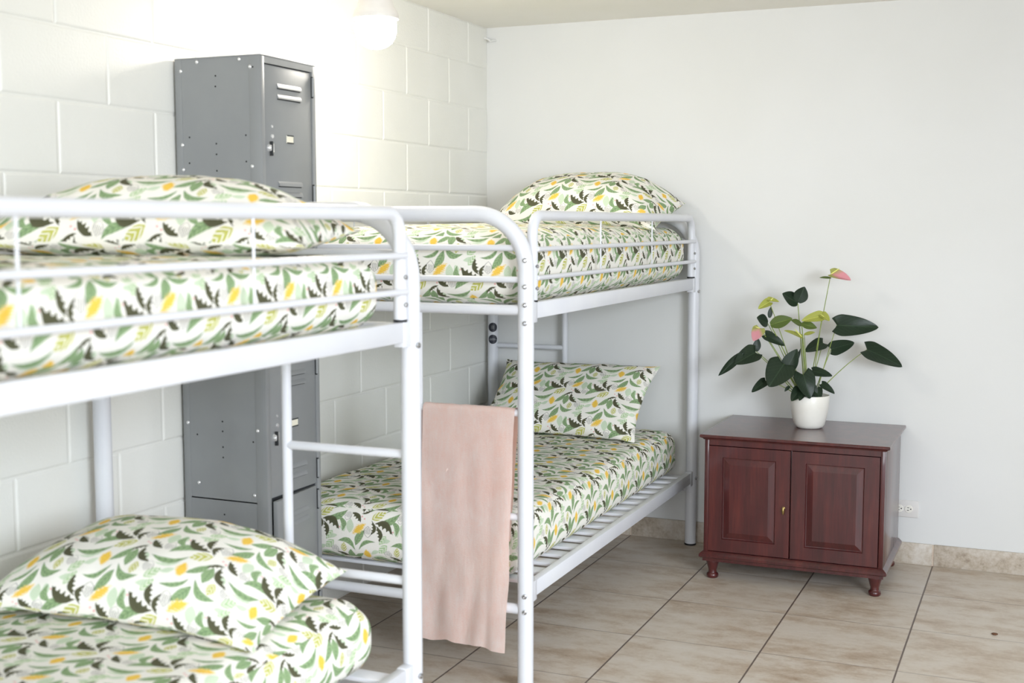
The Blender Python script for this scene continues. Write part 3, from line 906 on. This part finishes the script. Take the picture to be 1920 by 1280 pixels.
# ------------------------------------------------------------------ potted anthurium
def plant():
    px, py, pz = 1.607, -.235, .607
    P = thing('potted_plant', 'anthurium with dark leaves and pink and yellow flowers in a white pot on the cabinet', 'plant', (px, py, pz))
    bm = BM()
    prof = [(0, 0), (.048, 0), (.056, .004), (.064, .016), (.072, .045), (.079, .09), (.0825, .138), (.081, .1405), (.0785, .139),
            (.077, .125), (.07, .118), (0, .118)]
    lathe(bm, prof, (px, py, pz), 48)
    obj('pot', bm, M_POT, P, smooth=50)
    bm = BM(); lathe(bm, [(0, .131), (.03, .133), (.06, .128), (.0775, .124), (.0775, .12), (0, .12)], (px, py, pz), 32)
    for v in bm.verts:
        v.co.z += noise.noise(v.co * 60) * .004
    obj('soil', bm, M_SOIL, P, smooth=60)
    rt = Vector((.918, .396, 0)); tw = Vector((.396, -.918, 0))     # to the right and towards the viewer's side of the room
    K = .00228 / 3.764
    org = Vector((px, py, pz + .131))
    def W(c):   # (right, up, toward) in drawing units and metres
        return org + rt * ((c[0] - 808) * K) + Vector((0, 0, 1)) * ((985 - c[1]) * K) + tw * c[2]
    def leaf(kind, base, tip, width, roll=0, fold=.25, droop=.12, lobes=.16, m=M_LEAF, dep=None, stem=None, stemr=.0016, name='leaf', pinchtip=1.0):
        b0, t0 = W(base), W(tip)
        ax = (t0 - b0); Ln = ax.length; ax.normalize()
        nv_ = tw.copy() * .75 + Vector((0, 0, .65))
        nv_ = (nv_ - ax * nv_.dot(ax)).normalized()
        nv_ = Matrix.Rotation(R(roll), 3, ax) @ nv_
        sd = ax.cross(nv_)
        hw = width * K / 2
        bm = BM(); uvl = bm.loops.layers.uv.new('UVMap')
        n, q = 22, 10
        rows = []
        for i in range(n + 1):
            t = i / n
            if kind == 'heart':
                # half width with round shoulders, pointed tip
                h = (math.sin(PI * min(1, (t * .82 + .18)) ** .78)) ** .75 if t < 1 else 0
                h = max(0, (1 - t ** 1.9)) ** .72 * (1 - (1 - min(1, t / .22)) ** 2 * .42)
            else:
                h = max(0, math.sin(PI * (t * .94 + .06) ** .85)) ** .8 if t < 1 else 0
            row = []
            for j in range(-q, q + 1):
                s = j / q
                back = lobes * Ln * abs(s) ** 1.2 * (1 - t) ** 3 if kind == 'heart' else 0
                pos = b0 + ax * (t * Ln - back) + sd * (s * hw * h)
                lift = fold * hw * h * (abs(s) ** 1.3) - droop * Ln * (t ** 2) + .05 * Ln * math.sin(t * 7 + s * 3) * .12
                pos += nv_ * lift
                row.append((bm.verts.new(pos), (s * h, t)))
            rows.append(row)
        for a, c in zip(rows[:-1], rows[1:]):
            for j in range(2 * q):
                qd = [a[j], a[j + 1], c[j + 1], c[j]]
                try: f = bm.faces.new([z[0] for z in qd])
                except ValueError: continue
                for lp, z in zip(f.loops, qd): lp[uvl].uv = z[1]
        bmesh.ops.solidify(bm, geom=bm.faces[:], thickness=.0006)
        lf = obj(name, bm, m, P, smooth=80)
        if stem is not None:
            s0 = W(stem)
            mid = s0.lerp(b0, .55) + Vector((0, 0, 1)) * (.10 * abs(b0.x - s0.x) + .004)
            pts = []
            for k in range(13):
                u = k / 12
                pts.append(s0 * (1 - u) ** 2 + mid * 2 * u * (1 - u) + b0 * u * u)
            bm = BM(); tube(bm, pts, stemr, 8, radii=[stemr * (1.3 - .4 * k / 12) for k in range(13)])
            obj('stem', bm, M_STEM, lf, smooth=60)
        return lf
    D = M_LEAF; G_ = M_LEAFMID; Y = M_YEL
    # heart leaves: base, tip, width (drawing units), roll
    leaf('heart', (972, 478, .03), (1256, 486, .05), 165, 20, .12, .05, .12, D, stem=(845, 975, .01))
    leaf('heart', (1190, 650, .02), (1428, 748, .06), 170, 0, .16, .10, .14, D, stem=(850, 965, .01))
    leaf('heart', (950, 650, .0), (1130, 605, -.03), 110, 25, .15, .06, .12, D, stem=(835, 975, 0))
    leaf('heart', (905, 610, -.03), (775, 665, -.02), 130, 15, .10, .06, .15, D, stem=(810, 975, -.02))
    leaf('heart', (815, 800, .02), (948, 822, .04), 86, 0, .15, .10, .10, D, stem=(815, 970, .01))
    leaf('heart', (872, 885, .04), (960, 945, .06), 66, 0, .2, .1, .1, D, stem=(830, 975, .02))
    leaf('heart', (412, 668, .03), (262, 740, .05), 150, 0, .25, .06, .16, D, stem=(700, 960, .01))
    leaf('oval', (325, 668, .03), (158, 834, .02), 62, -25, .35, .04, 0, D)
    leaf('oval', (425, 665, .0), (437, 570, .0), 56, 0, .1, .03, 0, D, stem=(720, 960, 0))
    leaf('heart', (490, 868, .02), (384, 938, .05), 74, 0, .2, .06, .1, D, stem=(690, 955, .02))
    leaf('heart', (596, 742, .07), (486, 892, .09), 215, 5, .08, .06, .14, D, stem=(715, 960, .03))
    leaf('oval', (606, 805, .06), (686, 636, .07), 112, 0, .1, .03, 0, D)
    leaf('heart', (735, 815, .06), (775, 970, .10), 160, 0, .12, .12, .22, D, stem=(760, 985, .03))
    leaf('heart', (480, 545, .02), (610, 612, .05), 84, 10, .2, .1, .12, D, stem=(735, 960, .01))
    leaf('oval', (500, 468, .01), (420, 425, .02), 125, 10, .1, .02, 0, D, stem=(740, 965, 0))
    leaf('oval', (514, 430, .0), (524, 352, .0), 34, 0, .1, .02, 0, D)
    leaf('oval', (710, 330, .0), (598, 258, .01), 122, 0, .12, .02, 0, D, stem=(775, 965, -.01), stemr=.002)
    leaf('oval', (708, 322, .0), (752, 212, .01), 104, 20, .12, .02, 0, D)
    leaf('oval', (700, 760, -.02), (748, 648, -.02), 30, 40, .3, .05, 0, D, stem=(765, 970, -.02))
    # small dark leaves at the soil
    leaf('heart', (720, 920, .05), (650, 992, .08), 90, 0, .2, .1, .1, D, stem=(760, 985, .03))
    leaf('heart', (760, 900, .05), (700, 985, .09), 80, 10, .2, .1, .1, D, stem=(775, 985, .03))
    leaf('heart', (830, 915, .05), (845, 985, .08), 84, 0, .2, .1, .1, D, stem=(815, 985, .02))
    leaf('oval', (800, 880, .05), (810, 985, .07), 70, 0, .2, .1, .1, D)
    leaf('oval', (650, 900, .04), (612, 935, .05), 26, 0, .2, .1, .1, D, stem=(740, 975, .02))
    # greener leaves and bracts
    leaf('oval', (512, 475, .03), (655, 425, .05), 92, 15, .15, .05, 0, G_, stem=(760, 965, .01), stemr=.0022)
    leaf('oval', (735, 478, .02), (655, 440, .03), 62, 10, .15, .05, 0, G_)
    leaf('oval', (728, 468, .03), (828, 492, .05), 62, 10, .15, .05, 0, G_, stem=(790, 970, 0), stemr=.0022)
    # flowers: coloured spathe + spadix
    def flower(base, tip, width, roll, m, stem, spad, fold=.3):
        f = leaf('heart', base, tip, width, roll, fold, .05, .12, m, stem=stem, stemr=.0017, name='flower')
        b0 = W(base); t0 = W(spad)
        bm = BM(); tube(bm, [b0.lerp(t0, k / 6) for k in range(7)], .0025, 10, radii=[.002, .0027, .0028, .0027, .0024, .0019, .0008])
        obj('spadix', bm, M_YEL, f, smooth=60, label='short yellowish flower spike')
    flower((935, 126, .0), (1064, 162, .03), 96, 0, M_PINK, (800, 975, -.01), (985, 85, .02), .5)
    leaf('oval', (938, 152, 0), (852, 148, .01), 26, 10, .2, .03, 0, G_)
    flower((438, 498, .03), (388, 582, .05), 96, 0, M_PINK, (730, 965, .01), (398, 486, .06), .1)
    flower((872, 415, .02), (726, 442, .04), 84, -12, M_YEL, (820, 975, 0), (850, 400, .05), .35)
    flower((868, 408, .01), (922, 446, .03), 84, -10, M_YEL, None, (880, 420, .04), .3)
    flower((508, 318, .01), (425, 362, .03), 66, -10, M_YEL, (740, 960, 0), (530, 288, .02), .5)
    leaf('heart', (498, 300, .01), (574, 314, .02), 50, -10, .3, .05, .1, M_YEL)
    flower((735, 560, .02), (606, 508, .04), 66, 20, M_YEL, (780, 970, 0), (672, 500, .05), .2)
    leaf('oval', (755, 545, .01), (828, 525, .02), 30, 0, .2, .05, 0, M_YEL, stem=(795, 970, 0))
plant()

# ------------------------------------------------------------------ small fittings
def outlet():
    O = thing('power_outlet', 'ivory double wall socket mounted sideways on the back wall beside the cabinet', 'socket', (1.98, 0, .24))
    bm = BM(); box(bm, 1.922, 2.041, -.006, 0, .2035, .2785, .003, 3); obj('cover_plate', bm, M_PLASTIC, O)
    for x in (1.962, 2.001):
        bm = BM()
        lathe(bm, [(0, -.0085), (.0155, -.0085), (.0168, -.0075), (.017, -.004), (0, -.004)], (x, 0, .241), 28, axis='y')
        r = obj('socket_face', bm, M_POT, O)
        bm = BM()
        box(bm, x - .0065, x + .0015, -.0092, -.008, .2455, .2478)
        box(bm, x - .0075, x + .0015, -.0092, -.008, .2340, .2364)
        lathe(bm, [(0, -.0092), (.0026, -.0092), (.0026, -.008), (0, -.008)], (x + .0085, 0, .241), 12, axis='y')
        obj('socket_slots', bm, M_HOLE, r, smooth=0)
outlet()

def lamp():
    x, y = .375, -1.75
    L = thing('ceiling_lamp', 'lit white lamp with a round glass globe hanging from the ceiling near the block wall', 'lamp', (x, y, CEIL))
    bm = BM()
    lathe(bm, [(0, CEIL), (.082, CEIL), (.082, CEIL - .012), (.076, CEIL - .022), (.058, CEIL - .04), (.055, CEIL - .17), (.062, CEIL - .195), (.075, CEIL - .215),
               (.079, CEIL - .228), (.0785, CEIL - .24), (.072, CEIL - .241), (0, CEIL - .23)], (x, y, 0), 40)
    obj('lamp_base', bm, M_PLASTIC, L, smooth=50)
    mg, nt, b = mat('lit_opal_glass', (1, .96, .88, 1), .4)
    b.inputs['Emission Color'].default_value = (1, .94, .85, 1)
    b.inputs['Emission Strength'].default_value = LAMP
    bm = BM()
    z0 = CEIL - .241
    lathe(bm, [(.066, z0), (.069, z0 - .006), (.0715, z0 - .02), (.071, z0 - .04), (.066, z0 - .06), (.055, z0 - .078), (.038, z0 - .091), (.018, z0 - .098), (0, z0 - .0995)], (x, y, 0), 40)
    obj('glass_globe', bm, mg, L, smooth=60)
LAMP = 42
lamp()

bm = BM()
tube(bm, [(.001, -.04, 2.352), (.012, -.038, 2.35), (.02, -.032, 2.345), (.026, -.024, 2.338), (.034, -.012, 2.342), (.045, -.001, 2.344)], .0055, 10)
tag(obj('wall_hook', bm, M_WALL, None, loc=(.02, -.03, 2.345)), 'small white painted hook in the corner just below the ceiling', 'hook')

bm = BM()
bmesh.ops.create_icosphere(bm, subdivisions=3, radius=1)
for v in bm.verts:
    n = 1 + noise.noise(v.co * 2.2) * .35
    v.co = Vector((2.389 + v.co.x * .0105 * n, -.869 + v.co.y * .006 * n, .0042 + v.co.z * .0042 * n))
tag(obj('crumb', bm, M_CRUMB, None, loc=(2.389, -.869, 0)), 'small brown crumb lying on the floor tiles at the right', 'crumb')

# ------------------------------------------------------------------ light
w = bpy.data.worlds.new('daylight'); S.world = w; w.use_nodes = True
bg = w.node_tree.nodes['Background']
wt = NT(w.node_tree)
wz = wt.new('ShaderNodeSeparateXYZ'); wt.l.new(wt.new('ShaderNodeTexCoord').outputs['Generated'], wz.inputs[0])
wt.l.new(wt.ramp(wt.m('MULTIPLY_ADD', wz.outputs[2], .5, .5), [(.46, (.44, .43, .40, 1)), (.53, (.78, .88, 1.0, 1))]), bg.inputs[0])
bg.inputs[1].default_value = .86
def area(name, loc, target, sx, sy, power, col, spread=180):
    l = bpy.data.lights.new(name, 'AREA'); l.shape = 'RECTANGLE'; l.size = sx; l.size_y = sy; l.energy = power; l.color = col; l.spread = R(spread)
    o = bpy.data.objects.new(name, l); COL.objects.link(o)
    o.location = loc
    o.rotation_euler = (Vector(target) - Vector(loc)).to_track_quat('-Z', 'Y').to_euler()
    return o
area('front_fill', (1.7, -7.3, 1.8), (.7, -2.3, 1.0), 2.4, 1.0, 16, (.92, .96, 1), 130)  # added fill light behind the camera, no window is built there
area('side_fill', (4.5, -5.1, 1.75), (1.1, -1.8, .4), 1.6, 1.2, 26, (.84, .91, 1), 96)  # added fill light for assumed daylight from the right, no window is built there

# ------------------------------------------------------------------ camera
cam = bpy.data.cameras.new('camera')
cam.sensor_width = 36; cam.lens = 2334.88 * 36 / 1920
cam.dof.use_dof = True; cam.dof.focus_distance = 5.1; cam.dof.aperture_fstop = 3.2
co = bpy.data.objects.new('camera', cam); COL.objects.link(co)
co.location = (2.5183, -5.5514, 1.4684)
co.rotation_euler = (R(90 - 5.388), 0, R(23.288))
S.camera = co
vs = S.view_settings
S.display_settings.display_device = 'sRGB'
vs.view_transform = 'Standard'; vs.look = 'None'; vs.gamma = 1; vs.use_curve_mapping = False
vs.exposure = 1.07
S.cycles.use_denoising = True
S.cycles.max_bounces = 7; S.cycles.diffuse_bounces = 4; S.cycles.glossy_bounces = 3
S.cycles.sample_clamp_indirect = 8
